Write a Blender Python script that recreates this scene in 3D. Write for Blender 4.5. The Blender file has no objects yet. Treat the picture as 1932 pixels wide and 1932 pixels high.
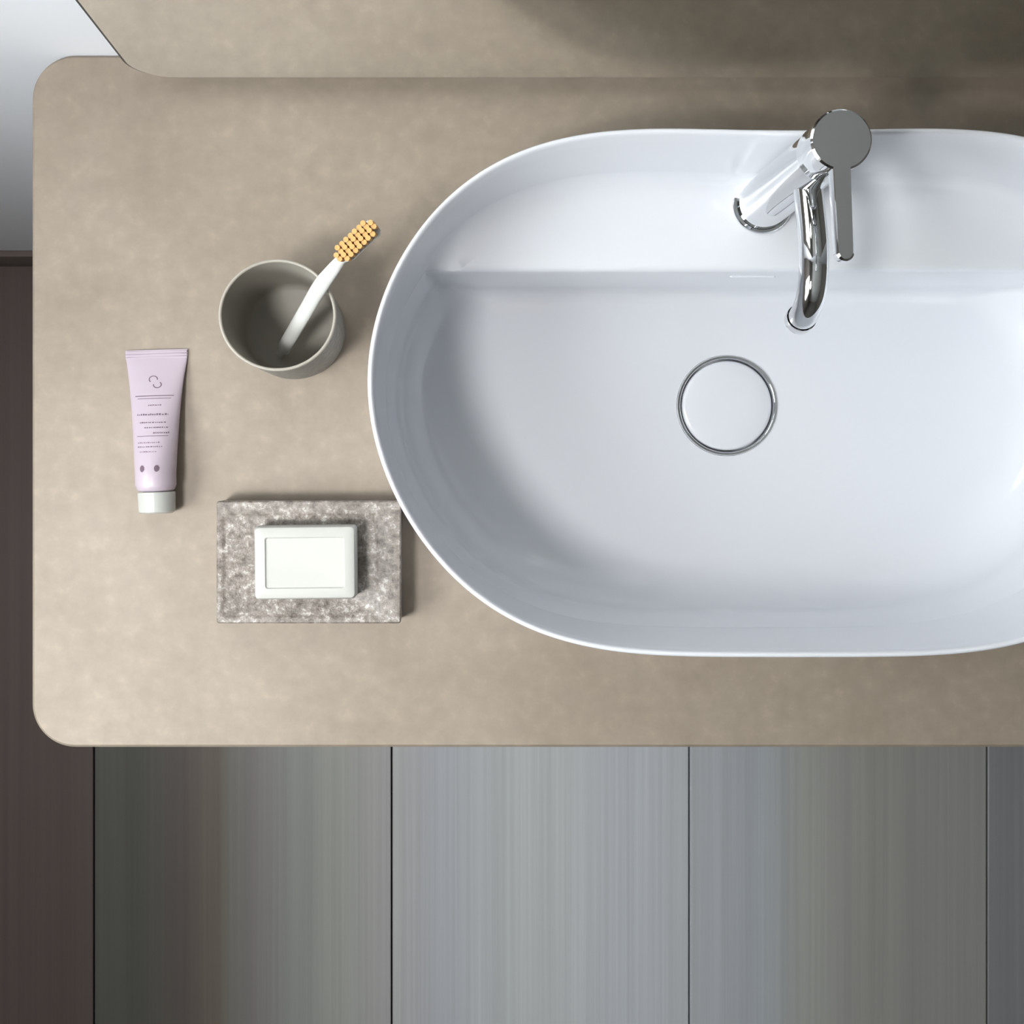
import bpy, bmesh, math, random
from mathutils import Vector, Matrix

random.seed(7)
S = bpy.context.scene
COL = S.collection

# ------------------------------------------------------------------ camera
# straight-down shift-lens view; the point under the lens is the world origin
CAM_H = 1.60
cd = bpy.data.cameras.new('camera')
cam = bpy.data.objects.new('camera', cd)
COL.objects.link(cam)
cam.location = (0, 0, CAM_H)
cam.rotation_euler = (0, 0, 0)
cd.sensor_width = 36.0
cd.sensor_fit = 'HORIZONTAL'
cd.lens = 36.0 * 1920.0 / 1932.0
cd.shift_x = (966 - 830) / 1932.0
cd.shift_y = -(966 - 880) / 1932.0
cd.clip_start = 0.02
S.camera = cam

# ------------------------------------------------------------------ light
w = bpy.data.worlds.new('daylight')
S.world = w
w.use_nodes = True
bg = w.node_tree.nodes['Background']
bg.inputs['Color'].default_value = (0.965, 0.985, 1.0, 1)
bg.inputs['Strength'].default_value = 19.0

S.view_settings.view_transform = 'Standard'
S.view_settings.look = 'None'
S.view_settings.gamma = 1.0
S.view_settings.exposure = 0.0
S.view_settings.use_curve_mapping = False
S.cycles.caustics_reflective = True
S.cycles.caustics_refractive = False
S.cycles.max_bounces = 10
S.cycles.diffuse_bounces = 6

# window opening in the left wall (x = WX), metres
WX = -0.73
WIN_Y0, WIN_Y1 = -0.64, 0.04
WIN_Z0, WIN_Z1 = 1.18, 1.86
pd = bpy.data.lights.new('window_portal', 'AREA')
pd.shape = 'RECTANGLE'
pd.size = WIN_Z1 - WIN_Z0
pd.size_y = WIN_Y1 - WIN_Y0
pd.cycles.is_portal = True
po = bpy.data.objects.new('window_portal', pd)
COL.objects.link(po)
po.location = (WX - 0.13, (WIN_Y0 + WIN_Y1) / 2, (WIN_Z0 + WIN_Z1) / 2)
po.rotation_euler = (0, -math.pi / 2, 0)

# added, unseen pendant lamp: place of its diffuser, radius, strength
LX, LY, LZ, LR, LAMP = -0.44, -0.25, 1.82, 0.11, 74.0

# ------------------------------------------------------------------ helpers
T = 0.80            # height of the worktop's upper face
WALL_Y = 0.324


def link(name, me, mat=None, parent=None, smooth=False):
    o = bpy.data.objects.new(name, me)
    COL.objects.link(o)
    if mat:
        me.materials.append(mat)
    if parent:
        o.parent = parent
    if smooth:
        for p in me.polygons:
            p.use_smooth = True
    return o


def from_bm(name, bm, mat=None, parent=None, smooth=False):
    bmesh.ops.recalc_face_normals(bm, faces=bm.faces)
    me = bpy.data.meshes.new(name)
    bm.to_mesh(me)
    bm.free()
    return link(name, me, mat, parent, smooth)


def autosmooth(o, ang=40):
    me = o.data
    for p in me.polygons:
        p.use_smooth = True
    bm = bmesh.new()
    bm.from_mesh(me)
    for e in bm.edges:
        if len(e.link_faces) == 2 and e.calc_face_angle(0) > math.radians(ang):
            e.smooth = False
    bm.to_mesh(me)
    bm.free()
    return o


def thing(name, loc, label, cat, group=None, rz=0.0):
    o = bpy.data.objects.new(name, None)
    o.empty_display_size = 0.02
    COL.objects.link(o)
    o.location = loc
    o.rotation_euler = (0, 0, rz)
    o['label'] = label
    o['category'] = cat
    if group:
        o['group'] = group
    return o


def add_box(bm, x0, x1, y0, y1, z0, z1):
    vs = [bm.verts.new((x, y, z)) for z in (z0, z1) for y in (y0, y1) for x in (x0, x1)]
    f = []
    for q in ((0, 2, 3, 1), (4, 5, 7, 6), (0, 1, 5, 4), (2, 6, 7, 3), (0, 4, 6, 2), (1, 3, 7, 5)):
        f.append(bm.faces.new([vs[i] for i in q]))
    return vs, f


def box(name, x0, x1, y0, y1, z0, z1, mat, parent=None, bevel=0.0, seg=2):
    bm = bmesh.new()
    add_box(bm, x0, x1, y0, y1, z0, z1)
    if bevel:
        bmesh.ops.bevel(bm, geom=bm.edges[:], offset=bevel, segments=seg, profile=0.5, affect='EDGES')
    o = from_bm(name, bm, mat, parent)
    if bevel:
        autosmooth(o)
    return o


def lathe_bm(prof, n=96, cx=0.0, cy=0.0, close_ends=True, sy=1.0):
    """prof: list of (r, z); r == 0 becomes a pole."""
    bm = bmesh.new()
    rings = []
    for r, z in prof:
        if r < 1e-7:
            rings.append([bm.verts.new((cx, cy, z))])
        else:
            rings.append([bm.verts.new((cx + r * math.cos(2 * math.pi * i / n),
                                        cy + sy * r * math.sin(2 * math.pi * i / n), z)) for i in range(n)])
    for a, b in zip(rings, rings[1:]):
        for i in range(n):
            j = (i + 1) % n
            if len(a) == 1 and len(b) == 1:
                continue
            if len(a) == 1:
                bm.faces.new((a[0], b[j], b[i]))
            elif len(b) == 1:
                bm.faces.new((a[i], a[j], b[0]))
            else:
                bm.faces.new((a[i], a[j], b[j], b[i]))
    return bm


def catmull(pts, per=8):
    out = []
    P = [pts[0]] + list(pts) + [pts[-1]]
    for k in range(1, len(P) - 2):
        p0, p1, p2, p3 = [Vector(q) for q in P[k - 1:k + 3]]
        for s in range(per):
            t = s / per
            out.append(0.5 * ((2 * p1) + (-p0 + p2) * t + (2 * p0 - 5 * p1 + 4 * p2 - p3) * t * t
                              + (-p0 + 3 * p1 - 3 * p2 + p3) * t ** 3))
    out.append(Vector(P[-2]))
    return out


def tube_bm(path, radii, n=24, sx=1.0, cap=True):
    """round (or flattened by sx across the first side vector) tube along path"""
    bm = bmesh.new()
    rings = []
    prev = None
    for k, p in enumerate(path):
        a = path[max(0, k - 1)]
        b = path[min(len(path) - 1, k + 1)]
        d = (Vector(b) - Vector(a)).normalized()
        if prev is None:
            ref = Vector((0, 0, 1)) if abs(d.z) < 0.9 else Vector((1, 0, 0))
            u = d.cross(ref).normalized()
        else:
            u = (prev - d * prev.dot(d)).normalized()
        prev = u
        v = d.cross(u)
        r = radii[k] if isinstance(radii, (list, tuple)) else radii
        rw, rh = r if isinstance(r, tuple) else (r * sx, r)
        rings.append([bm.verts.new(Vector(p) + u * rw * math.cos(2 * math.pi * i / n)
                                   + v * rh * math.sin(2 * math.pi * i / n)) for i in range(n)])
    for a, b in zip(rings, rings[1:]):
        for i in range(n):
            j = (i + 1) % n
            bm.faces.new((a[i], a[j], b[j], b[i]))
    if cap:
        bm.faces.new(rings[0][::-1])
        bm.faces.new(rings[-1])
    return bm


def rounded_rect(x0, x1, y0, y1, r, seg=10):
    pts = []
    for cx, cy, a0 in ((x1 - r, y1 - r, 0), (x0 + r, y1 - r, 90), (x0 + r, y0 + r, 180), (x1 - r, y0 + r, 270)):
        for i in range(seg + 1):
            a = math.radians(a0 + 90 * i / seg)
            pts.append((cx + r * math.cos(a), cy + r * math.sin(a)))
    return pts


# ------------------------------------------------------------------ materials
def mat(name, col=(0.8, 0.8, 0.8), rough=0.5, metal=0.0, **kw):
    m = bpy.data.materials.new(name)
    m.use_nodes = True
    b = m.node_tree.nodes['Principled BSDF']
    b.inputs['Base Color'].default_value = (*col, 1)
    b.inputs['Roughness'].default_value = rough
    b.inputs['Metallic'].default_value = metal
    for k, v in kw.items():
        b.inputs[k.replace('_', ' ')].default_value = v
    return m


def nodes(m):
    return m.node_tree.nodes, m.node_tree.links, m.node_tree.nodes['Principled BSDF']


def ramp(nd, stops, interp='LINEAR'):
    r = nd.new('ShaderNodeValToRGB')
    r.color_ramp.interpolation = interp
    el = r.color_ramp.elements
    while len(el) < len(stops):
        el.new(0.5)
    for e, (p, c) in zip(el, stops):
        e.position = p
        e.color = (*c, 1)
    return r


def noise(nd, lk, scale, detail=4, rough=0.5, vec=None, dist=0.0):
    n = nd.new('ShaderNodeTexNoise')
    n.inputs['Scale'].default_value = scale
    n.inputs['Detail'].default_value = detail
    n.inputs['Roughness'].default_value = rough
    n.inputs['Distortion'].default_value = dist
    if vec:
        lk.new(vec, n.inputs['Vector'])
    return n


def bump(nd, lk, b, height, strength, dist=0.001):
    bp = nd.new('ShaderNodeBump')
    bp.inputs['Strength'].default_value = strength
    bp.inputs['Distance'].default_value = dist
    lk.new(height, bp.inputs['Height'])
    lk.new(bp.outputs['Normal'], b.inputs['Normal'])


# beige mottled worktop
M_TOP = mat('beige_mineral', rough=0.55)
nd, lk, b = nodes(M_TOP)
tc = nd.new('ShaderNodeTexCoord').outputs['Object']
n1 = noise(nd, lk, 9, 5, 0.6, tc, 0.4)
n2 = noise(nd, lk, 75, 4, 0.6, tc)
r1 = ramp(nd, [(0.34, (0.275, 0.225, 0.176)), (0.50, (0.297, 0.245, 0.195)), (0.66, (0.321, 0.268, 0.216))])
lk.new(n1.outputs['Fac'], r1.inputs[0])
r2 = ramp(nd, [(0.32, (0.84, 0.835, 0.82)), (0.58, (0.94, 0.935, 0.92)), (0.74, (1.07, 1.05, 1.02))])
lk.new(n2.outputs['Fac'], r2.inputs[0])
mx = nd.new('ShaderNodeMix')
mx.data_type = 'RGBA'
mx.blend_type = 'MULTIPLY'
mx.inputs['Factor'].default_value = 1.0
lk.new(r1.outputs['Color'], mx.inputs[6])
lk.new(r2.outputs['Color'], mx.inputs[7])
lk.new(mx.outputs[2], b.inputs['Base Color'])
bump(nd, lk, b, n2.outputs['Fac'], 0.12)

M_CERAMIC = mat('white_ceramic', (0.69, 0.705, 0.745), 0.22, Coat_Weight=0.3, Coat_Roughness=0.08)
M_CHROME = mat('chrome', (0.78, 0.79, 0.80), 0.05, 1.0)
M_DARK = mat('dark_recess', (0.02, 0.02, 0.02), 0.6)
M_MIRROR = mat('mirror_silver', (0.93, 0.93, 0.91), 0.0, 1.0)
M_EDGE = mat('dark_mirror_edge', (0.035, 0.035, 0.035), 0.45)
M_WALL = mat('white_plaster', (0.80, 0.825, 0.875), 0.8)
nd, lk, b = nodes(M_WALL)
nw = noise(nd, lk, 60, 4, 0.6, nd.new('ShaderNodeTexCoord').outputs['Object'])
bump(nd, lk, b, nw.outputs['Fac'], 0.08)
M_CEIL = mat('grey_ceiling', (0.68, 0.68, 0.66), 0.9)
M_ROOM = mat('grey_taupe_wall', (0.20, 0.185, 0.165), 0.85)
M_FRAME = mat('window_frame_paint', (0.6, 0.6, 0.6), 0.4)
M_SKIRT = mat('taupe_baseboard', (0.17, 0.135, 0.122), 0.6)
M_SUB = mat('dark_subfloor', (0.012, 0.011, 0.010), 0.9)
M_CAB = mat('cabinet_matt', (0.30, 0.26, 0.22), 0.5)


def board_mat(name, stops, x_left, width):
    """streaked board: long stains run lengthwise, colour bands across its width, partly painted light falloff"""
    m = mat(name, rough=0.42)
    nd, lk, b = nodes(m)
    tc = nd.new('ShaderNodeTexCoord').outputs['Object']
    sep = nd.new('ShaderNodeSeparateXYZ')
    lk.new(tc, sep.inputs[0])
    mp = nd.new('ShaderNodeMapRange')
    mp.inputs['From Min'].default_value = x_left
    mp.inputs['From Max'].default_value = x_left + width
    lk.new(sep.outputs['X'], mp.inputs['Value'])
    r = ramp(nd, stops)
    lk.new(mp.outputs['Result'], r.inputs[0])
    # vector stretched along the board
    mpg = nd.new('ShaderNodeMapping')
    mpg.inputs['Scale'].default_value = (1.0, 0.006, 1.0)
    lk.new(tc, mpg.inputs['Vector'])
    na = noise(nd, lk, 26, 2, 0.5, mpg.outputs['Vector'])
    nb = noise(nd, lk, 170, 3, 0.6, mpg.outputs['Vector'])
    add = nd.new('ShaderNodeMath')
    add.operation = 'ADD'
    lk.new(na.outputs['Fac'], add.inputs[0])
    lk.new(nb.outputs['Fac'], add.inputs[1])
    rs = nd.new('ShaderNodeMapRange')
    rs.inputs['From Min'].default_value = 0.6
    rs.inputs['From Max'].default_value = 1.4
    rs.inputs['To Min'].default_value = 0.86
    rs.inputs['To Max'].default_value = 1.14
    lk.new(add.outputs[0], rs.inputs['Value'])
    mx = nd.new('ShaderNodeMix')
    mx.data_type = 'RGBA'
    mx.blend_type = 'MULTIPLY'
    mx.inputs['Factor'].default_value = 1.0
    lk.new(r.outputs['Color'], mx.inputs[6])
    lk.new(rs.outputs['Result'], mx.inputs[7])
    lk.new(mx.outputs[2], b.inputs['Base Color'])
    bump(nd, lk, b, nb.outputs['Fac'], 0.15)
    return m


# ------------------------------------------------------------------ room shell
RX, FY, RZ = 1.80, -2.10, 2.50


def structure(o):
    o['kind'] = 'structure'
    return o


fl = structure(box('floor', WX, RX, FY, WALL_Y, -0.06, -0.012, M_SUB))
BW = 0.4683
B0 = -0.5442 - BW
SPEC = [  # board tones; the floor's light falloff to left and right is painted in
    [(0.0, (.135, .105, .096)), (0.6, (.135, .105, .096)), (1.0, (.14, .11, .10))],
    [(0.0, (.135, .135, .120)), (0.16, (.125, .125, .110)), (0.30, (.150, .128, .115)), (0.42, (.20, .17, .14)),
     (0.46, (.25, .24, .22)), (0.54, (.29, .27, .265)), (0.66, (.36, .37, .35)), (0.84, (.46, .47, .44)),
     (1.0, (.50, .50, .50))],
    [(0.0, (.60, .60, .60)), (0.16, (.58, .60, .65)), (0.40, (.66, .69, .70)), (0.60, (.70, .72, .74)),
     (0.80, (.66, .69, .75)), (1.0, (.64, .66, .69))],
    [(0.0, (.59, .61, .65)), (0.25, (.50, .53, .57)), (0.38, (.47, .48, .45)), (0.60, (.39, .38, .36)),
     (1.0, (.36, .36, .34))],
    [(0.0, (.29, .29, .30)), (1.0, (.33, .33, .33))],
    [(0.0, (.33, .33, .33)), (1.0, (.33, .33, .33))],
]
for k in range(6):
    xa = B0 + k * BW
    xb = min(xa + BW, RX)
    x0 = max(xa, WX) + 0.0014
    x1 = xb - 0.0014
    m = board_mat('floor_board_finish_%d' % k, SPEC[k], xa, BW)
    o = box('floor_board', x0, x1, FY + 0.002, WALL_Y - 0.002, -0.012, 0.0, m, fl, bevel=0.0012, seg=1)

structure(box('wall_back', WX - 0.14, RX + 0.1, WALL_Y, WALL_Y + 0.1, -0.06, RZ, M_WALL))
structure(box('wall_right', RX, RX + 0.1, FY, WALL_Y, -0.06, RZ, M_ROOM))
structure(box('wall_front', WX - 0.14, RX + 0.1, FY - 0.1, FY, -0.06, RZ, M_ROOM))
structure(box('ceiling', WX - 0.14, RX + 0.1, FY - 0.1, WALL_Y + 0.1, RZ, RZ + 0.1, M_CEIL))
bm = bmesh.new()
xa, xb = WX - 0.14, WX
add_box(bm, xa, xb, FY, WIN_Y0, -0.06, RZ)
add_box(bm, xa, xb, WIN_Y1, WALL_Y, -0.06, RZ)
add_box(bm, xa, xb, WIN_Y0, WIN_Y1, -0.06, WIN_Z0)
add_box(bm, xa, xb, WIN_Y0, WIN_Y1, WIN_Z1, RZ)
structure(from_bm('wall_left', bm, M_ROOM))
structure(box('baseboard_back', WX, RX, WALL_Y - 0.010, WALL_Y, 0.0, 0.075, M_SKIRT, bevel=0.002))

# dome pendant lamp added above the view to brighten basin and worktop
lamp = thing('added_pendant_lamp', (LX, LY, LZ), 'added unseen dome pendant lamp, extra light from left in front of the washstand', 'lamp')
M_LAMP = bpy.data.materials.new('added_lamp_diffuser')
M_LAMP.use_nodes = True
lb = M_LAMP.node_tree.nodes['Principled BSDF']
lb.inputs['Base Color'].default_value = (0.8, 0.8, 0.8, 1)
lb.inputs['Emission Color'].default_value = (1.0, 0.985, 0.97, 1)
lb.inputs['Emission Strength'].default_value = LAMP
M_SHADE = mat('added_lamp_shade_paint', (0.7, 0.7, 0.68), 0.5)
prof = [(LR + 0.012, -0.012), (LR + 0.010, 0.004), (LR * 0.93, 0.035), (LR * 0.7, 0.065), (LR * 0.4, 0.085), (0.02, 0.092),
        (0.0, 0.092)]
inn = [(LR + 0.009, -0.012), (LR + 0.007, 0.004), (LR * 0.90, 0.033), (LR * 0.68, 0.062), (LR * 0.38, 0.081), (0.0, 0.088)]
autosmooth(from_bm('added_lamp_shade', lathe_bm(inn[::-1] + prof, 64), M_SHADE, lamp))
autosmooth(from_bm('diffuser', lathe_bm([(0, -0.002), (LR * 0.98, -0.002), (LR, 0.0), (LR * 0.98, 0.002), (0, 0.002)], 64),
                   M_LAMP, lamp))
from_bm('cord', lathe_bm([(0, 0.09), (0.003, 0.09), (0.003, RZ - LZ - 0.02), (0, RZ - LZ - 0.02)], 10), M_EDGE, lamp)
autosmooth(from_bm('ceiling_canopy', lathe_bm([(0, RZ - LZ - 0.025), (0.045, RZ - LZ - 0.022), (0.05, RZ - LZ), (0, RZ - LZ)], 40),
                   M_SHADE, lamp))

# window with frame and clear pane
bm = bmesh.new()
fx0, fx1 = WX - 0.11, WX - 0.07
add_box(bm, fx0, fx1, WIN_Y0, WIN_Y1, WIN_Z0, WIN_Z0 + 0.03)
add_box(bm, fx0, fx1, WIN_Y0, WIN_Y1, WIN_Z1 - 0.03, WIN_Z1)
add_box(bm, fx0, fx1, WIN_Y0, WIN_Y0 + 0.03, WIN_Z0 + 0.03, WIN_Z1 - 0.03)
add_box(bm, fx0, fx1, WIN_Y1 - 0.03, WIN_Y1, WIN_Z0 + 0.03, WIN_Z1 - 0.03)
wf = structure(from_bm('window_1', bm, M_FRAME))
M_GLASS = bpy.data.materials.new('clear_pane')
M_GLASS.use_nodes = True
gn, gl = M_GLASS.node_tree.nodes, M_GLASS.node_tree.links
gn.remove(gn['Principled BSDF'])
tr = gn.new('ShaderNodeBsdfTransparent')
tr.inputs[0].default_value = (0.96, 0.98, 0.98, 1)
gg = gn.new('ShaderNodeBsdfGlossy')
gg.inputs['Roughness'].default_value = 0.0
mxs = gn.new('ShaderNodeMixShader')
mxs.inputs[0].default_value = 0.05
gl.new(tr.outputs[0], mxs.inputs[1])
gl.new(gg.outputs[0], mxs.inputs[2])
gl.new(mxs.outputs[0], gn['Material Output'].inputs[0])
box('window_pane', WX - 0.092, WX - 0.088, WIN_Y0 + 0.03, WIN_Y1 - 0.03, WIN_Z0 + 0.03, WIN_Z1 - 0.03, M_GLASS, wf)

# ------------------------------------------------------------------ basin contour
CX, CY = (1505 - 830) / 2704.2, (880 - 742) / 2704.2
CO = [2.53951, -0.0398, -1.23936, -0.04463, 0.24422, 0.00542, -0.01228, -0.00066, -0.01437]


def rim_r(a):
    s = CO[0]
    for k in range(1, 9):
        s += CO[k] * (math.cos(k * a) if k % 2 == 0 else math.sin(k * a))
    return 1.0 / math.sqrt(s * 1e-6) / 2704.2


NT = 384
CON, NRM, BACK = [], [], []
for i in range(NT):
    a = 2 * math.pi * i / NT
    CON.append(Vector((CX + rim_r(a) * math.cos(a), CY + rim_r(a) * math.sin(a))))
for i in range(NT):
    d = CON[(i + 1) % NT] - CON[i - 1]
    n = Vector((-d.y, d.x)).normalized()          # inward
    NRM.append(n)
    BACK.append(max(0.0, -n.y) ** 2)

BX, BY = CX, CY


def lerp_table(tab, z):
    for (z0, v0), (z1, v1) in zip(tab, tab[1:]):
        if z0 >= z >= z1:
            return v0 + (v1 - v0) * (z0 - z) / (z0 - z1)
    return tab[-1][1]


def basin():
    root = thing('wash_basin', (0, 0, T),
                 'large oval white ceramic wash basin with thin raised rim set in the beige worktop', 'basin')
    RIM = 0.090
    LED = 0.0085      # ledge height at its front edge
    FLO = -0.083
    YL = 0.1521

    def inset_in(i, z):
        base = lerp_table([(RIM, 0.004), (LED, 0.0085), (-0.03, 0.0155)], z) if z > -0.03 else 0.0155
        extra = 0.0
        if z < -0.03:
            t = (-0.03 - z) / (-0.03 - FLO)
            t = min(1, max(0, t))
            extra = 0.050 * (1 - math.sqrt(max(0.0, 1 - t ** 2.2)))
        bk = BACK[i] * 0.009 * min(1.0, (RIM - z) / (RIM - LED))
        return base + extra + bk

    def inner_pt(i, z):
        return CON[i] + NRM[i] * inset_in(i, z)

    def ledge_z(y):
        return LED + 0.03 * max(0.0, y - YL)

    rings = []          # each: list of (x, y, z)
    # outer shell, bottom to top
    def outer(i, z):
        bk = BACK[i] * 0.009 * min(1.0, (RIM - z) / (RIM - LED))
        if z >= 0.0:
            ins = 0.0035 * (RIM - z) / RIM + 0.0
        else:
            t = -z / 0.10
            ins = 0.0035 + 0.050 * t ** 3
        return CON[i] + NRM[i] * (ins + bk * (0.96 if z > 0 else 1.0))
    for s in (0.0, 0.35, 0.7):
        rings.append([(BX + (outer(i, -0.10).x - BX) * s, BY + (outer(i, -0.10).y - BY) * s, -0.10) if s else
                      (BX, BY, -0.10) for i in range(NT)])
    for z in (-0.10, -0.09, -0.07, -0.05, -0.031, 0.0, 0.03, 0.06, 0.084, 0.0875):
        rings.append([(outer(i, z).x, outer(i, z).y, z) for i in range(NT)])
    # rounded lip
    for k in range(1, 6):
        a = math.pi * k / 6
        off = 0.002 - 0.002 * math.cos(a)
        z = 0.0878 + 0.0022 * math.sin(a)
        rings.append([(CON[i].x + NRM[i].x * off, CON[i].y + NRM[i].y * off, z) for i in range(NT)])
    # inner wall from rim to just above ledge (with a soft fillet into the ledge)
    R = 0.020
    led_at = []
    for i in range(NT):
        p = inner_pt(i, LED)
        led_at.append(p)
    is_led = [led_at[i].y > YL for i in range(NT)]
    for z in (0.0868, 0.075, 0.06, 0.045, 0.032):
        rings.append([(inner_pt(i, z).x, inner_pt(i, z).y, z) for i in range(NT)])

    # for every direction: wall point at ledge level and its clip on the ledge line
    def clip(i, z, yl):
        p = inner_pt(i, z)
        if p.y > yl:
            t = (yl - BY) / (p.y - BY)
            # soft minimum near the corner
            q = Vector((BX + (p.x - BX) * t, BY + (p.y - BY) * t))
            return q
        return p

    def ramp_w(i):
        # 0 where there is no ledge, 1 well inside it
        return min(1.0, max(0.0, (led_at[i].y - YL) / 0.012))
    # fillet rows
    for k in range(0, 5):
        a = (math.pi / 2) * k / 4
        row = []
        for i in range(NT):
            wgt = ramp_w(i)
            rr = R * wgt
            zl = ledge_z(led_at[i].y)
            zz = zl + rr * (1 - math.sin(a)) + (1 - wgt) * (0.014 * (1 - k / 4))
            p = inner_pt(i, max(zz, LED - 0.001))
            p = p + NRM[i] * rr * (1 - math.cos(a))
            row.append((p.x, p.y, zz))
        rings.append(row)
    last = rings[-1]
    # ledge rows: from wall to line
    r_top = 0.005
    for k in range(1, 9):
        f = k / 8
        row = []
        for i in range(NT):
            p = Vector(last[i][:2])
            if p.y > YL + r_top:
                t = (YL + r_top - BY) / (p.y - BY)
                q = Vector((BX + (p.x - BX) * t, BY + (p.y - BY) * t))
                r = p.lerp(q, f)
                row.append((r.x, r.y, ledge_z(r.y)))
            else:
                row.append((p.x, p.y, last[i][2] - 0.0002 * f))
        rings.append(row)
    # step edge, rounded, then the drop with fillet at the bottom
    for k in range(1, 5):
        a = (math.pi / 2) * k / 4
        yl = YL + r_top * (1 - math.sin(a))
        z = LED - r_top * (1 - math.cos(a))
        rings.append([(*clip(i, z, yl), z) for i in range(NT)])
    zs = [-0.004, -0.012, -0.02, -0.03, -0.038, -0.046, -0.053, -0.060, -0.066, -0.071, -0.075, -0.078, -0.0805,
          -0.082, -0.083]
    for z in zs:
        fil = 0.0
        if z < -0.066:
            u = (-0.066 - z) / 0.017
            fil = 0.015 * (1 - math.sqrt(max(0, 1 - u * u)))
        yl = YL - 0.0015 * (LED - z) / 0.09 - fil
        rings.append([(*clip(i, z, yl), z) for i in range(NT)])
    # floor to the drain well
    DR = 0.0440
    lastr = rings[-1]
    for k in range(1, 13):
        f = k / 12
        row = []
        for i in range(NT):
            p = Vector(lastr[i][:2])
            d = (p - Vector((DX, DY))).normalized()
            q = Vector((DX, DY)) + d * DR
            r = p.lerp(q, f)
            zz = -0.083 - 0.0035 * f
            row.append((r.x, r.y, zz))
        rings.append(row)
    lastr = rings[-1]
    rings.append([(x, y, -0.097) for x, y, z in lastr])
    bm = bmesh.new()
    V = []
    for row in rings:
        V.append([bm.verts.new(p) for p in row])
    for a, b2 in zip(V, V[1:]):
        for i in range(NT):
            j = (i + 1) % NT
            try:
                bm.faces.new((a[i], a[j], b2[j], b2[i]))
            except ValueError:
                pass
    bm.faces.new(V[-1][::-1])
    bmesh.ops.remove_doubles(bm, verts=bm.verts[:], dist=0.00002)
    o = from_bm('bowl', bm, M_CERAMIC, root, smooth=True)
    autosmooth(o, 55)
    # drain ring and cover
    zf = -0.0865
    prof = [(0.0437, zf - 0.008), (0.0437, zf + 0.0006), (0.0431, zf + 0.0014), (0.0415, zf + 0.0014),
            (0.0407, zf + 0.0006), (0.0407, zf - 0.008)]
    autosmooth(from_bm('drain_ring', lathe_bm(prof, 96, DX, DY), M_CHROME, root), 50)
    prof = [(0.0, zf - 0.006), (0.0388, zf - 0.006), (0.0388, zf - 0.0002), (0.0380, zf + 0.0012), (0.036, zf + 0.0020),
            (0.02, zf + 0.0028), (0.0, zf + 0.0030)]
    cv = autosmooth(from_bm('drain_cover', lathe_bm(prof, 96, DX, DY), M_CERAMIC, root), 50)
    cv['label'] = 'round white ceramic drain cover'
    # overflow slot on the step below the ledge
    bm = bmesh.new()
    ox, oz = 0.2495, -0.0125
    yy = YL - 0.0006
    pts = rounded_rect(ox - 0.018, ox + 0.018, oz - 0.0016, oz + 0.0016, 0.0015, 5)
    inn = rounded_rect(ox - 0.0165, ox + 0.0165, oz - 0.0006, oz + 0.0006, 0.0005, 5)
    va = [bm.verts.new((x, yy - 0.0006, z)) for x, z in pts]
    vb = [bm.verts.new((x, yy - 0.0004, z)) for x, z in inn]
    vc = [bm.verts.new((x, yy + 0.0030, z)) for x, z in inn]
    ve = [bm.verts.new((x, yy + 0.0030, z)) for x, z in pts]
    n = len(pts)
    for i in range(n):
        j = (i + 1) % n
        bm.faces.new((va[i], va[j], vb[j], vb[i]))
        bm.faces.new((vb[i], vb[j], vc[j], vc[i]))
        bm.faces.new((va[i], va[j], ve[j], ve[i]))
    bm.faces.new(vc)
    from_bm('overflow_slot', bm, M_CERAMIC, root)
    return root


DX, DY = 0.2500, 0.0530
basin()

# ------------------------------------------------------------------ worktop (slab with a hole for the bowl)
TX0, TX1 = -0.3210, 0.8200
TY0, TY1 = -0.2210, 0.3240


def worktop():
    z1, z0 = 0.0, -0.020
    R = 0.034
    outer = rounded_rect(TX0, TX1, TY0, TY1 - 0.0005, R, 14)
    # hole contour just outside the bowl wall
    hole = []
    for i in range(0, NT, 2):
        bk = BACK[i] * 0.009
        hole.append(CON[i] + NRM[i] * (0.0015 + bk * 0.93))
    e = 0.0022
    innero = rounded_rect(TX0 + e, TX1 - e, TY0 + e, TY1 - 0.0005 - e, R - e, 14)
    bm = bmesh.new()

    def loop(pts, z):
        vs = [bm.verts.new((p[0], p[1], z)) for p in pts]
        es = [bm.edges.new((vs[i], vs[(i + 1) % len(vs)])) for i in range(len(vs))]
        return vs, es
    top_o, e1 = loop(innero, z1)
    top_h, e2 = loop(hole, z1)
    bmesh.ops.triangle_fill(bm, use_beauty=True, use_dissolve=False, edges=e1 + e2)
    bot_o, e3 = loop(outer, z0)
    bot_h, e4 = loop(hole, z0)
    bmesh.ops.triangle_fill(bm, use_beauty=True, use_dissolve=False, edges=e3 + e4)
    mid, _ = loop(outer, z1 - e)
    for a, b2 in ((top_o, mid), (mid, bot_o), (top_h, bot_h)):
        n = len(a)
        for i in range(n):
            j = (i + 1) % n
            bm.faces.new((a[i], a[j], b2[j], b2[i]))
    o = from_bm('worktop', bm, M_TOP)
    o.location = (0, 0, T)
    o['label'] = 'beige mottled washstand worktop with rounded corners around the oval basin'
    o['category'] = 'worktop'
    return o


worktop()

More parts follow.
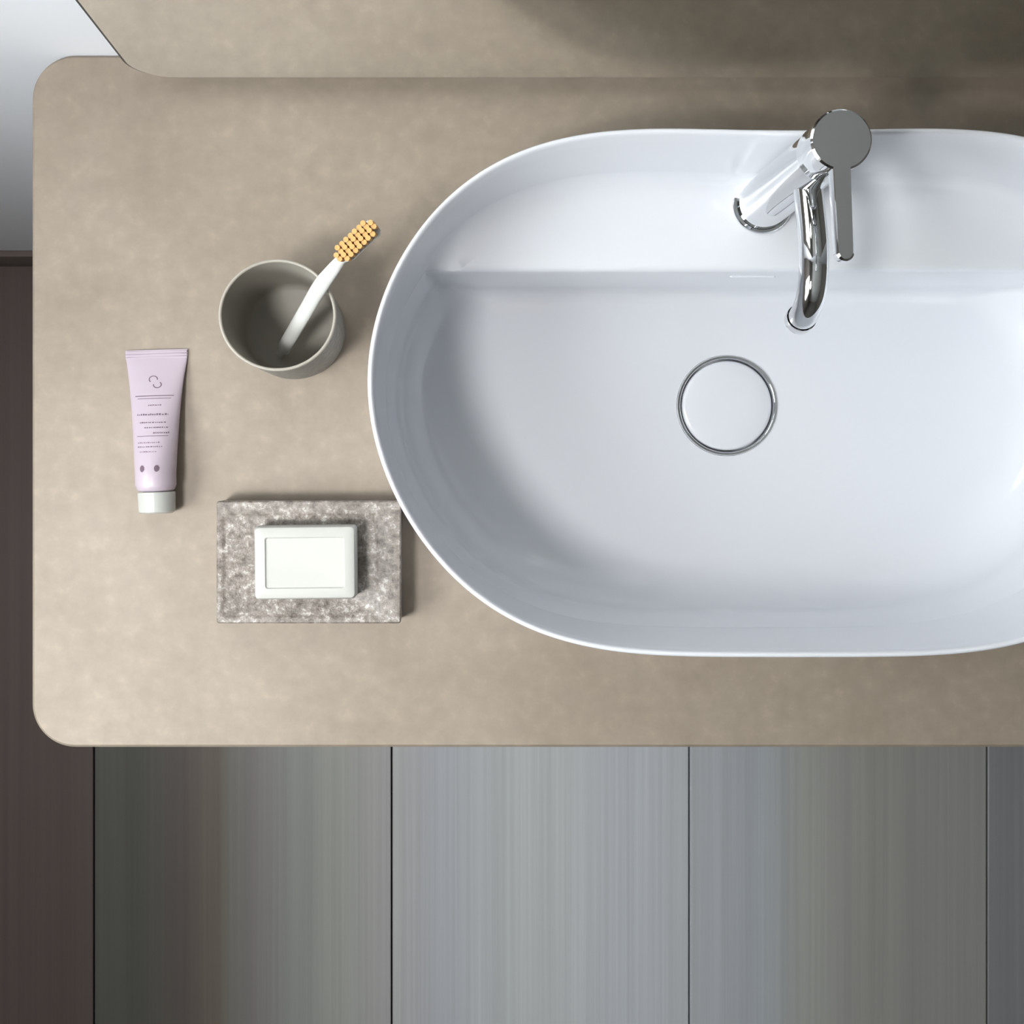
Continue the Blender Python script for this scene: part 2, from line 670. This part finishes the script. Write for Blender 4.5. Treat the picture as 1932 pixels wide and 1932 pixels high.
# vanity cabinet that carries the worktop
cab = thing('vanity_cabinet', (0, 0, 0), 'matt brown vanity cabinet under the beige worktop, below the basin', 'cabinet')
cx0, cx1, cy0, cy1, cz0, cz1 = TX0 + 0.05, TX1 - 0.05, TY0 + 0.05, WALL_Y, 0.32, T - 0.02
box('side_panel', cx0, cx0 + 0.018, cy0, cy1, cz0, cz1, M_CAB, cab)
box('side_panel', cx1 - 0.018, cx1, cy0, cy1, cz0, cz1, M_CAB, cab)
box('bottom_panel', cx0 + 0.018, cx1 - 0.018, cy0, cy1, cz0, cz0 + 0.018, M_CAB, cab)
for k in range(2):
    za = cz0 + 0.002 + k * 0.231
    dr = box('drawer_front', cx0, cx1, cy0 - 0.019, cy0 - 0.001, za, za + 0.226, M_CAB, cab, bevel=0.0015)

# ------------------------------------------------------------------ mirror
def mirror():
    h0, h1 = 0.020, 0.90
    d = 0.780
    x0 = (256 - 830) / 1920 * d
    x1 = 2 * CX - x0
    yf = 732 * d / 1920
    root = thing('wall_mirror', (0, 0, T), 'wide frameless wall mirror with rounded corners hung low above the worktop',
                 'mirror')
    th = WALL_Y - yf
    P = rounded_rect(x0, x1, h0, h1, 0.032, 14)
    I = rounded_rect(x0 + 0.0022, x1 - 0.0022, h0 + 0.0022, h1 - 0.0022, 0.0298, 14)
    bm = bmesh.new()
    a = [bm.verts.new((x, yf + 0.0008, z)) for x, z in P]
    a2 = [bm.verts.new((x, yf, z)) for x, z in I]
    c = [bm.verts.new((x, yf + 0.005, z)) for x, z in P]
    n = len(P)
    for i in range(n):
        j = (i + 1) % n
        bm.faces.new((a[i], a[j], c[j], c[i]))
        bm.faces.new((a2[i], a2[j], a[j], a[i]))
    bm.faces.new(c)
    bm.faces.new(a2)
    o = from_bm('mirror_glass', bm, M_MIRROR, root)
    o.data.materials.append(M_EDGE)
    for p in o.data.polygons:
        if len(p.vertices) == 4:
            p.material_index = 1
    # backing panel that holds the glass off the wall
    bm = bmesh.new()
    Bk = rounded_rect(x0 + 0.001, x1 - 0.001, h0 + 0.001, h1 - 0.001, 0.031, 14)
    a = [bm.verts.new((x, yf + 0.005, z)) for x, z in Bk]
    c = [bm.verts.new((x, WALL_Y, z)) for x, z in Bk]
    n = len(Bk)
    for i in range(n):
        j = (i + 1) % n
        bm.faces.new((a[i], a[j], c[j], c[i]))
    bm.faces.new(a)
    bm.faces.new(c)
    from_bm('backing_panel', bm, M_EDGE, root)


mirror()

# ------------------------------------------------------------------ tap
def tap():
    tx, ty, tz = 0.2500, 0.2035, T + 0.0100
    root = thing('mixer_tap', (tx, ty, tz), 'chrome single-lever mixer tap standing on the ledge of the white basin',
                 'tap')
    H = CAM_H - 0.633 - tz          # top of the lever disc above the ledge
    flange = [(0.0, 0.0), (0.0232, 0.0), (0.0232, 0.0022), (0.0225, 0.003), (0.0205, 0.003)]
    autosmooth(from_bm('base_ring', lathe_bm(flange, 72), M_CHROME, root))
    prof = [(0.0, 0.002), (0.0202, 0.002), (0.0202, 0.004), (0.0196, 0.006), (0.0180, H - 0.030), (0.0176, H - 0.0285),
            (0.0, H - 0.0285)]
    autosmooth(from_bm('tap_body', lathe_bm(prof, 72), M_CHROME, root))
    prof = [(0.0, H - 0.0282), (0.0182, H - 0.0282), (0.0187, H - 0.0275), (0.0187, H - 0.0085), (0.0, H - 0.0085)]
    autosmooth(from_bm('cartridge_cap', lathe_bm(prof, 72), M_CHROME, root))
    # lever: disc with a straight arm towards the user
    r, hw, L = 0.0192, 0.0056, 0.0770
    pts = []
    a0 = math.asin(hw / r)
    for i in range(49):
        a = -math.pi / 2 + a0 + (2 * math.pi - 2 * a0) * i / 48
        pts.append((r * math.cos(a), r * math.sin(a)))
    for i in range(13):
        a = math.pi + math.pi * i / 12
        pts.append((hw * math.cos(a), -L + hw + hw * math.sin(a)))
    bm = bmesh.new()

    def zt(y):
        return H + (max(0.0, -y - 0.012)) * 0.11
    th = 0.008
    lo = [bm.verts.new((x, y, zt(y) - th * (1.0 if y > -0.022 else 0.8))) for x, y in pts]
    mi = [bm.verts.new((x, y, zt(y) - 0.0012)) for x, y in pts]
    cxs = [(x * (1 - 0.0011 / max(abs(x), abs(y) if y > -0.02 else hw, 0.004)),
            y + (0.0011 if y < -L + hw else (-0.0011 * y / r if y > -0.02 else 0))) for x, y in pts]
    up = [bm.verts.new((x, y, zt(y))) for x, y in cxs]
    n = len(pts)
    for a, c in ((lo, mi), (mi, up)):
        for i in range(n):
            j = (i + 1) % n
            bm.faces.new((a[i], a[j], c[j], c[i]))
    bm.faces.new(lo[::-1])
    # top: disc fan part and arm part
    bm.faces.new(up[:49])
    bm.faces.new([up[48]] + up[49:] + [up[0]])
    autosmooth(from_bm('lever', bm, M_CHROME, root), 35)
    # spout
    path = catmull([(0, -0.013, 0.098), (0, -0.030, 0.1030), (0, -0.055, 0.1088), (0, -0.075, 0.1088), (0, -0.089, 0.1042),
                    (0, -0.0975, 0.0950), (0, -0.1005, 0.087)], 8)
    bm = tube_bm(path, 0.0096, 32)
    sp = autosmooth(from_bm('spout', bm, M_CHROME, root), 50)
    e = path[-1]
    pr = [(0.0102, 0.0), (0.0102, -0.006), (0.0098, -0.0068), (0.0078, -0.0068), (0.0078, -0.003), (0.0, -0.003)]
    bm = lathe_bm(pr, 40)
    d = (path[-1] - path[-3]).normalized()
    q = Vector((0, 0, -1)).rotation_difference(d)
    bmesh.ops.transform(bm, matrix=Matrix.Translation(e) @ q.to_matrix().to_4x4(), verts=bm.verts[:])
    autosmooth(from_bm('aerator', bm, M_CHROME, sp), 40)


tap()

# ------------------------------------------------------------------ tumbler
def tumbler():
    cx, cy = -0.1138, 0.1060
    root = thing('tumbler', (cx, cy, T), 'round grey tumbler left of the basin holding the toothbrush', 'cup')
    m = mat('tumbler_glaze', rough=0.5)
    nd, lk, b = nodes(m)
    n1 = noise(nd, lk, 260, 3, 0.6, nd.new('ShaderNodeTexCoord').outputs['Object'])
    r = ramp(nd, [(0.35, (0.17, 0.16, 0.14)), (0.65, (0.27, 0.26, 0.235))])
    lk.new(n1.outputs['Fac'], r.inputs[0])
    lk.new(r.outputs['Color'], b.inputs['Base Color'])
    H = 0.088
    prof = [(0.0, 0.0), (0.0375, 0.0), (0.0392, 0.0015), (0.0400, 0.006), (0.0414, H - 0.002)]
    prof += [(0.0402 + 0.0012 * math.cos(a), H - 0.0012 + 0.0012 * math.sin(a)) for a in
             [math.pi * k / 6 for k in range(7)]]
    prof += [(0.0380, 0.012), (0.0365, 0.007), (0.033, 0.005), (0.0, 0.005)]
    body = autosmooth(from_bm('cup_body', lathe_bm(prof, 96, sy=0.95), m, root), 50)
    mi = mat('tumbler_inside', (0.28, 0.26, 0.225), 0.55)
    mr = mat('tumbler_rim', (0.36, 0.33, 0.285), 0.45)
    body.data.materials.append(mi)
    body.data.materials.append(mr)
    for p in body.data.polygons:
        c = p.center
        rr = math.hypot(c.x, c.y / 0.95)
        if c.z > H - 0.0021:
            p.material_index = 2
        elif (rr < 0.0394 and c.z > 0.02) or (c.z > 0.003 and rr < 0.038):
            p.material_index = 1
    # brush, leaning in the tumbler
    mb = mat('brush_white', (0.60, 0.60, 0.575), 0.3)
    A = Vector((-0.1240, 0.0860, T + 0.0125))
    Bp = Vector((-0.0830, 0.1240, T + 0.0970))
    root2 = thing('toothbrush', A, 'white toothbrush with amber bristles leaning in the grey tumbler', 'toothbrush')
    pts = [A, A.lerp(Bp, 0.35), A.lerp(Bp, 0.7), Bp, Vector((-0.0715, 0.1345, T + 0.1110)),
           Vector((-0.0640, 0.1415, T + 0.1170)), Vector((-0.0520, 0.1520, T + 0.1210)),
           Vector((-0.0420, 0.1605, T + 0.1230))]
    path = [p - A for p in catmull(pts, 8)]
    N = len(path)
    rad = []
    for k in range(N):
        s = k / (N - 1)
        if s < 0.04:
            rr = (0.0035, 0.002)
        elif s < 0.45:
            rr = (0.0056, 0.0032)
        elif s < 0.68:
            t = (s - 0.45) / 0.23
            rr = (0.0056 - 0.0022 * t, 0.0032 - 0.0007 * t)
        elif s < 0.74:
            t = (s - 0.68) / 0.06
            rr = (0.0034 + 0.0030 * t, 0.0024)
        elif s < 0.97:
            rr = (0.0066, 0.0022)
        else:
            rr = (0.0045, 0.0016)
        rad.append(rr)
    i_neck = int(0.70 * N)
    autosmooth(from_bm('handle', tube_bm(path[:i_neck + 1], rad[:i_neck + 1], 20), mb, root2), 60)
    autosmooth(from_bm('head', tube_bm(path[i_neck:], rad[i_neck:], 20), mb, root2), 60)
    # bristle tufts
    ma = mat('amber_bristles', (0.60, 0.33, 0.11), 0.7)
    bm = bmesh.new()
    h0 = Vector((-0.0660, 0.1395, T + 0.1185)) - A
    h1 = Vector((-0.0430, 0.1596, T + 0.1245)) - A
    d = (h1 - h0).normalized()
    u = d.cross(Vector((0, 0, 1))).normalized()
    up = u.cross(d).normalized()
    for a in range(9):
        for c in range(4):
            if (a in (0, 8)) and c in (0, 3):
                continue
            p = h0.lerp(h1, a / 8) + u * (c - 1.5) * 0.0031
            L = 0.0092 + 0.0010 * ((a + c) % 2)
            n = 7
            base = [bm.verts.new(p + d * 0.0014 * math.cos(2 * math.pi * i / n) + u * 0.0014 * math.sin(2 * math.pi * i / n))
                    for i in range(n)]
            top = [bm.verts.new(p + up * L + d * 0.0019 * math.cos(2 * math.pi * i / n)
                                + u * 0.0019 * math.sin(2 * math.pi * i / n)) for i in range(n)]
            for i in range(n):
                j = (i + 1) % n
                bm.faces.new((base[i], base[j], top[j], top[i]))
            bm.faces.new(top)
    br = from_bm('bristles', bm, ma, root2)
    br['label'] = 'amber bristles'
    br['kind'] = 'stuff'


tumbler()

# ------------------------------------------------------------------ cosmetic tube
def cream_tube():
    # local frame: x across, y from cap end (0) to crimp (length), z up
    a = Vector((-0.2183, -0.0361))
    c = Vector((-0.2224, 0.0915))
    L = (c - a).length
    ang = math.atan2(c.y - a.y, c.x - a.x) - math.pi / 2
    root = thing('cream_tube', (a.x, a.y, T), 'pale lilac cream tube with clear white cap lying on the worktop',
                 'tube', rz=ang)
    mt = mat('lilac_plastic', (0.44, 0.37, 0.425), 0.35)
    mc = mat('frosted_white_cap', (0.52, 0.52, 0.49), 0.2, Transmission_Weight=0.15)
    mp = mat('plum_print', (0.13, 0.085, 0.115), 0.5)
    R = 0.0150
    capL = 0.0165
    NS = 40

    def sect(s):
        """half width, half height, centre height at s in 0..1 from the shoulder to the crimp"""
        t = max(0.0, (s - 0.10) / 0.86)
        t = min(1.0, t)
        k = t ** 1.15
        hh = R * (1 - k) + 0.0011 * k
        hw = (R * 1.03) + (0.0245 - R * 1.03) * (0.55 * t ** 0.9 + 0.45 * t ** 3)
        zc = hh
        return hw, hh, zc

    Y0 = capL
    LB = L - capL
    bm = bmesh.new()
    rows = []
    K = 36
    shoulder = [(0.0, 0.0088), (0.0006, 0.0125), (0.0020, 0.0142)]
    for yy, rr in shoulder:
        rows.append([bm.verts.new((rr * math.cos(2 * math.pi * i / NS), Y0 + yy, R + rr * math.sin(2 * math.pi * i / NS)))
                     for i in range(NS)])
    for k in range(1, K + 1):
        s = k / K
        hw, hh, zc = sect(s)
        y = Y0 + 0.0025 + (LB - 0.0025) * s
        rows.append([bm.verts.new((hw * math.cos(2 * math.pi * i / NS), y, zc + hh * math.sin(2 * math.pi * i / NS)))
                     for i in range(NS)])
    for p, q in zip(rows, rows[1:]):
        for i in range(NS):
            j = (i + 1) % NS
            bm.faces.new((p[i], p[j], q[j], q[i]))
    bm.faces.new(rows[0])
    bm.faces.new(rows[-1])
    autosmooth(from_bm('tube_body', bm, mt, root), 45)
    # crimp bar with fine ribs
    bm = bmesh.new()
    for k in range(3):
        y = L - 0.0070 + k * 0.0022
        add_box(bm, -0.0240, 0.0240, y, y + 0.0012, 0.0004, 0.0029)
    from_bm('crimped_seam', bm, mt, root)
    # cap lying on its side
    prof = [(0.0, 0.0), (0.0120, 0.0), (0.0136, 0.0012), (0.0140, 0.0030), (0.0143, capL - 0.0006), (0.0138, capL),
            (0.0, capL)]
    bm = lathe_bm(prof, 48)
    bmesh.ops.transform(bm, matrix=Matrix.Translation((0, 0, R - 0.0007)) @ Matrix.Rotation(-math.pi / 2, 4, 'X'),
                        verts=bm.verts[:])
    cp = autosmooth(from_bm('cap', bm, mc, root), 40)
    cp['label'] = 'frosted white screw cap'
    # printed marks laid on the upper skin
    bm = bmesh.new()

    def on_skin(x, y, lift=0.00012):
        s = (y - Y0 - 0.0025) / (LB - 0.0025)
        hw, hh, zc = sect(min(1, max(0, s)))
        u = max(-0.98, min(0.98, x / hw))
        return (x, y, zc + hh * math.sqrt(1 - u * u) + lift)

    def strip(x0, x1, y0, y1, nx=8, ny=1):
        g = [[bm.verts.new(on_skin(x0 + (x1 - x0) * i / nx, y0 + (y1 - y0) * j / ny)) for i in range(nx + 1)]
             for j in range(ny + 1)]
        for j in range(ny):
            for i in range(nx):
                bm.faces.new((g[j][i], g[j][i + 1], g[j + 1][i + 1], g[j + 1][i]))
    # rule lines
    strip(-0.0150, 0.0150, 0.0905, 0.0911, 14)
    strip(-0.0130, 0.0130, 0.0885, 0.0889, 12)
    strip(-0.0120, 0.0120, 0.0592, 0.0596, 12)
    rnd = random.Random(3)
    # broken runs of very small lettering
    for y, h, xa, xb in ((0.0830, 0.0009, -0.004, 0.006), (0.0755, 0.0014, -0.0125, 0.0115), (0.0695, 0.0010, -0.010, 0.0100),
                         (0.0655, 0.0010, -0.006, 0.0120), (0.0612, 0.0014, 0.001, 0.0125), (0.0540, 0.0008, -0.011, 0.006),
                         (0.0508, 0.0008, -0.011, 0.008), (0.0470, 0.0008, -0.009, 0.004)):
        x = xa
        while x < xb:
            wd = rnd.uniform(0.0006, 0.0016)
            strip(x, min(x + wd, xb), y, y + h * rnd.uniform(0.6, 1.0), 2)
            x += wd + rnd.uniform(0.0003, 0.0008)
    # small looped emblem near the crimp
    for k in range(14):
        a0 = math.pi * 1.35 * k / 14 - 0.2
        a1 = math.pi * 1.35 * (k + 1) / 14 - 0.2
        for (cx_, cy_, rr, sg) in ((-0.0012, 0.1040, 0.0036, 1), (0.0022, 0.0995, 0.0034, -1)):
            ps = []
            for aa, r_ in ((a0, rr), (a1, rr), (a1, rr - 0.0008), (a0, rr - 0.0008)):
                ps.append(bm.verts.new(on_skin(cx_ + sg * r_ * math.cos(aa), cy_ + sg * 0.8 * r_ * math.sin(aa), 0.00015)))
            bm.faces.new(ps)
    # the two dark round marks above the cap
    for cx_ in (-0.0066, 0.0046):
        cy_ = 0.0345
        c0 = bm.verts.new(on_skin(cx_, cy_, 0.0002))
        rim = [bm.verts.new(on_skin(cx_ + 0.0019 * math.cos(2 * math.pi * i / 12), cy_ + 0.0026 * math.sin(2 * math.pi * i / 12),
                                    0.0002)) for i in range(12)]
        for i in range(12):
            bm.faces.new((c0, rim[i], rim[(i + 1) % 12]))
    pr = from_bm('printed_marks', bm, mp, root)
    pr['label'] = 'plum printed lines and emblem'


cream_tube()

# ------------------------------------------------------------------ soap dish and soap
def soap_set():
    cx, cy = -0.0996, -0.0727
    W, D, H = 0.1400, 0.0930, 0.0280
    root = thing('soap_dish', (cx, cy, T), 'rectangular speckled grey stone soap dish under the white soap bar',
                 'soap dish')
    m = mat('speckled_stone', rough=0.35)
    nd, lk, b = nodes(m)
    tc = nd.new('ShaderNodeTexCoord').outputs['Object']
    n1 = noise(nd, lk, 170, 5, 0.75, tc)
    n2 = noise(nd, lk, 45, 3, 0.6, tc)
    r1 = ramp(nd, [(0.33, (0.075, 0.060, 0.048)), (0.45, (0.175, 0.150, 0.13)), (0.56, (0.260, 0.230, 0.205)),
                   (0.64, (0.50, 0.47, 0.44))])
    lk.new(n1.outputs['Fac'], r1.inputs[0])
    r2 = ramp(nd, [(0.35, (0.80, 0.79, 0.77)), (0.65, (1.15, 1.15, 1.15))])
    lk.new(n2.outputs['Fac'], r2.inputs[0])
    mx = nd.new('ShaderNodeMix')
    mx.data_type = 'RGBA'
    mx.blend_type = 'MULTIPLY'
    mx.inputs['Factor'].default_value = 1.0
    lk.new(r1.outputs['Color'], mx.inputs[6])
    lk.new(r2.outputs['Color'], mx.inputs[7])
    lk.new(mx.outputs[2], b.inputs['Base Color'])
    bump(nd, lk, b, n1.outputs['Fac'], 0.5, 0.0015)
    rings = []

    def rr(ins, r, z):
        return [(x, y, z) for x, y in rounded_rect(-W / 2 + ins, W / 2 - ins, -D / 2 + ins, D / 2 - ins, r, 4)]
    def rec(k, r, z):
        return [(x, y, z) for x, y in rounded_rect(-W / 2 + 0.004 + k, W / 2 - 0.0165 - k, -D / 2 + 0.004 + k,
                                                   D / 2 - 0.009 - k, r, 4)]
    rings = [rr(0.003, 0.001, 0), rr(0.0, 0.002, 0.002), rr(0.0, 0.002, H - 0.001), rr(0.001, 0.0015, H),
             rec(0, 0.002, H), rec(0.0012, 0.002, H - 0.0006), rec(0.0030, 0.002, H - 0.0014)]
    bm = bmesh.new()
    V = [[bm.verts.new(p) for p in r] for r in rings]
    n = len(V[0])
    for a, c in zip(V, V[1:]):
        for i in range(n):
            j = (i + 1) % n
            bm.faces.new((a[i], a[j], c[j], c[i]))
    bm.faces.new(V[0][::-1])
    bm.faces.new(V[-1])
    autosmooth(from_bm('dish_body', bm, m, root), 35)

    ms = mat('white_soap', (0.46, 0.46, 0.43), 0.5, Subsurface_Weight=0.15)
    ms.node_tree.nodes['Principled BSDF'].inputs['Subsurface Radius'].default_value = (0.004, 0.004, 0.003)
    W2, D2, H2 = 0.0748, 0.0540, 0.0230
    ins = [(0.0015, 0.002, 0.0), (0.0, 0.003, 0.0025), (0.0, 0.003, H2 - 0.0030), (0.0010, 0.003, H2 - 0.0008),
           (0.0028, 0.003, H2), (0.0080, 0.002, H2), (0.0088, 0.0018, H2 - 0.0010), (0.0096, 0.0016, H2 - 0.0011)]
    bm = bmesh.new()
    V = [[bm.verts.new((x, y, z)) for x, y in
          rounded_rect(-W2 / 2 + i0, W2 / 2 - i0, -D2 / 2 + i0, D2 / 2 - i0, r0, 6)] for i0, r0, z in ins]
    n = len(V[0])
    for a, c in zip(V, V[1:]):
        for i in range(n):
            j = (i + 1) % n
            bm.faces.new((a[i], a[j], c[j], c[i]))
    bm.faces.new(V[0][::-1])
    bm.faces.new(V[-1])
    o = autosmooth(from_bm('soap_bar', bm, ms), 35)
    o.location = (-0.0997, -0.0711, T + H - 0.0014)
    o.rotation_euler = (0, 0, math.radians(0.6))
    o['label'] = 'white rectangular soap bar with sunken panel on the speckled dish'
    o['category'] = 'soap'


soap_set()
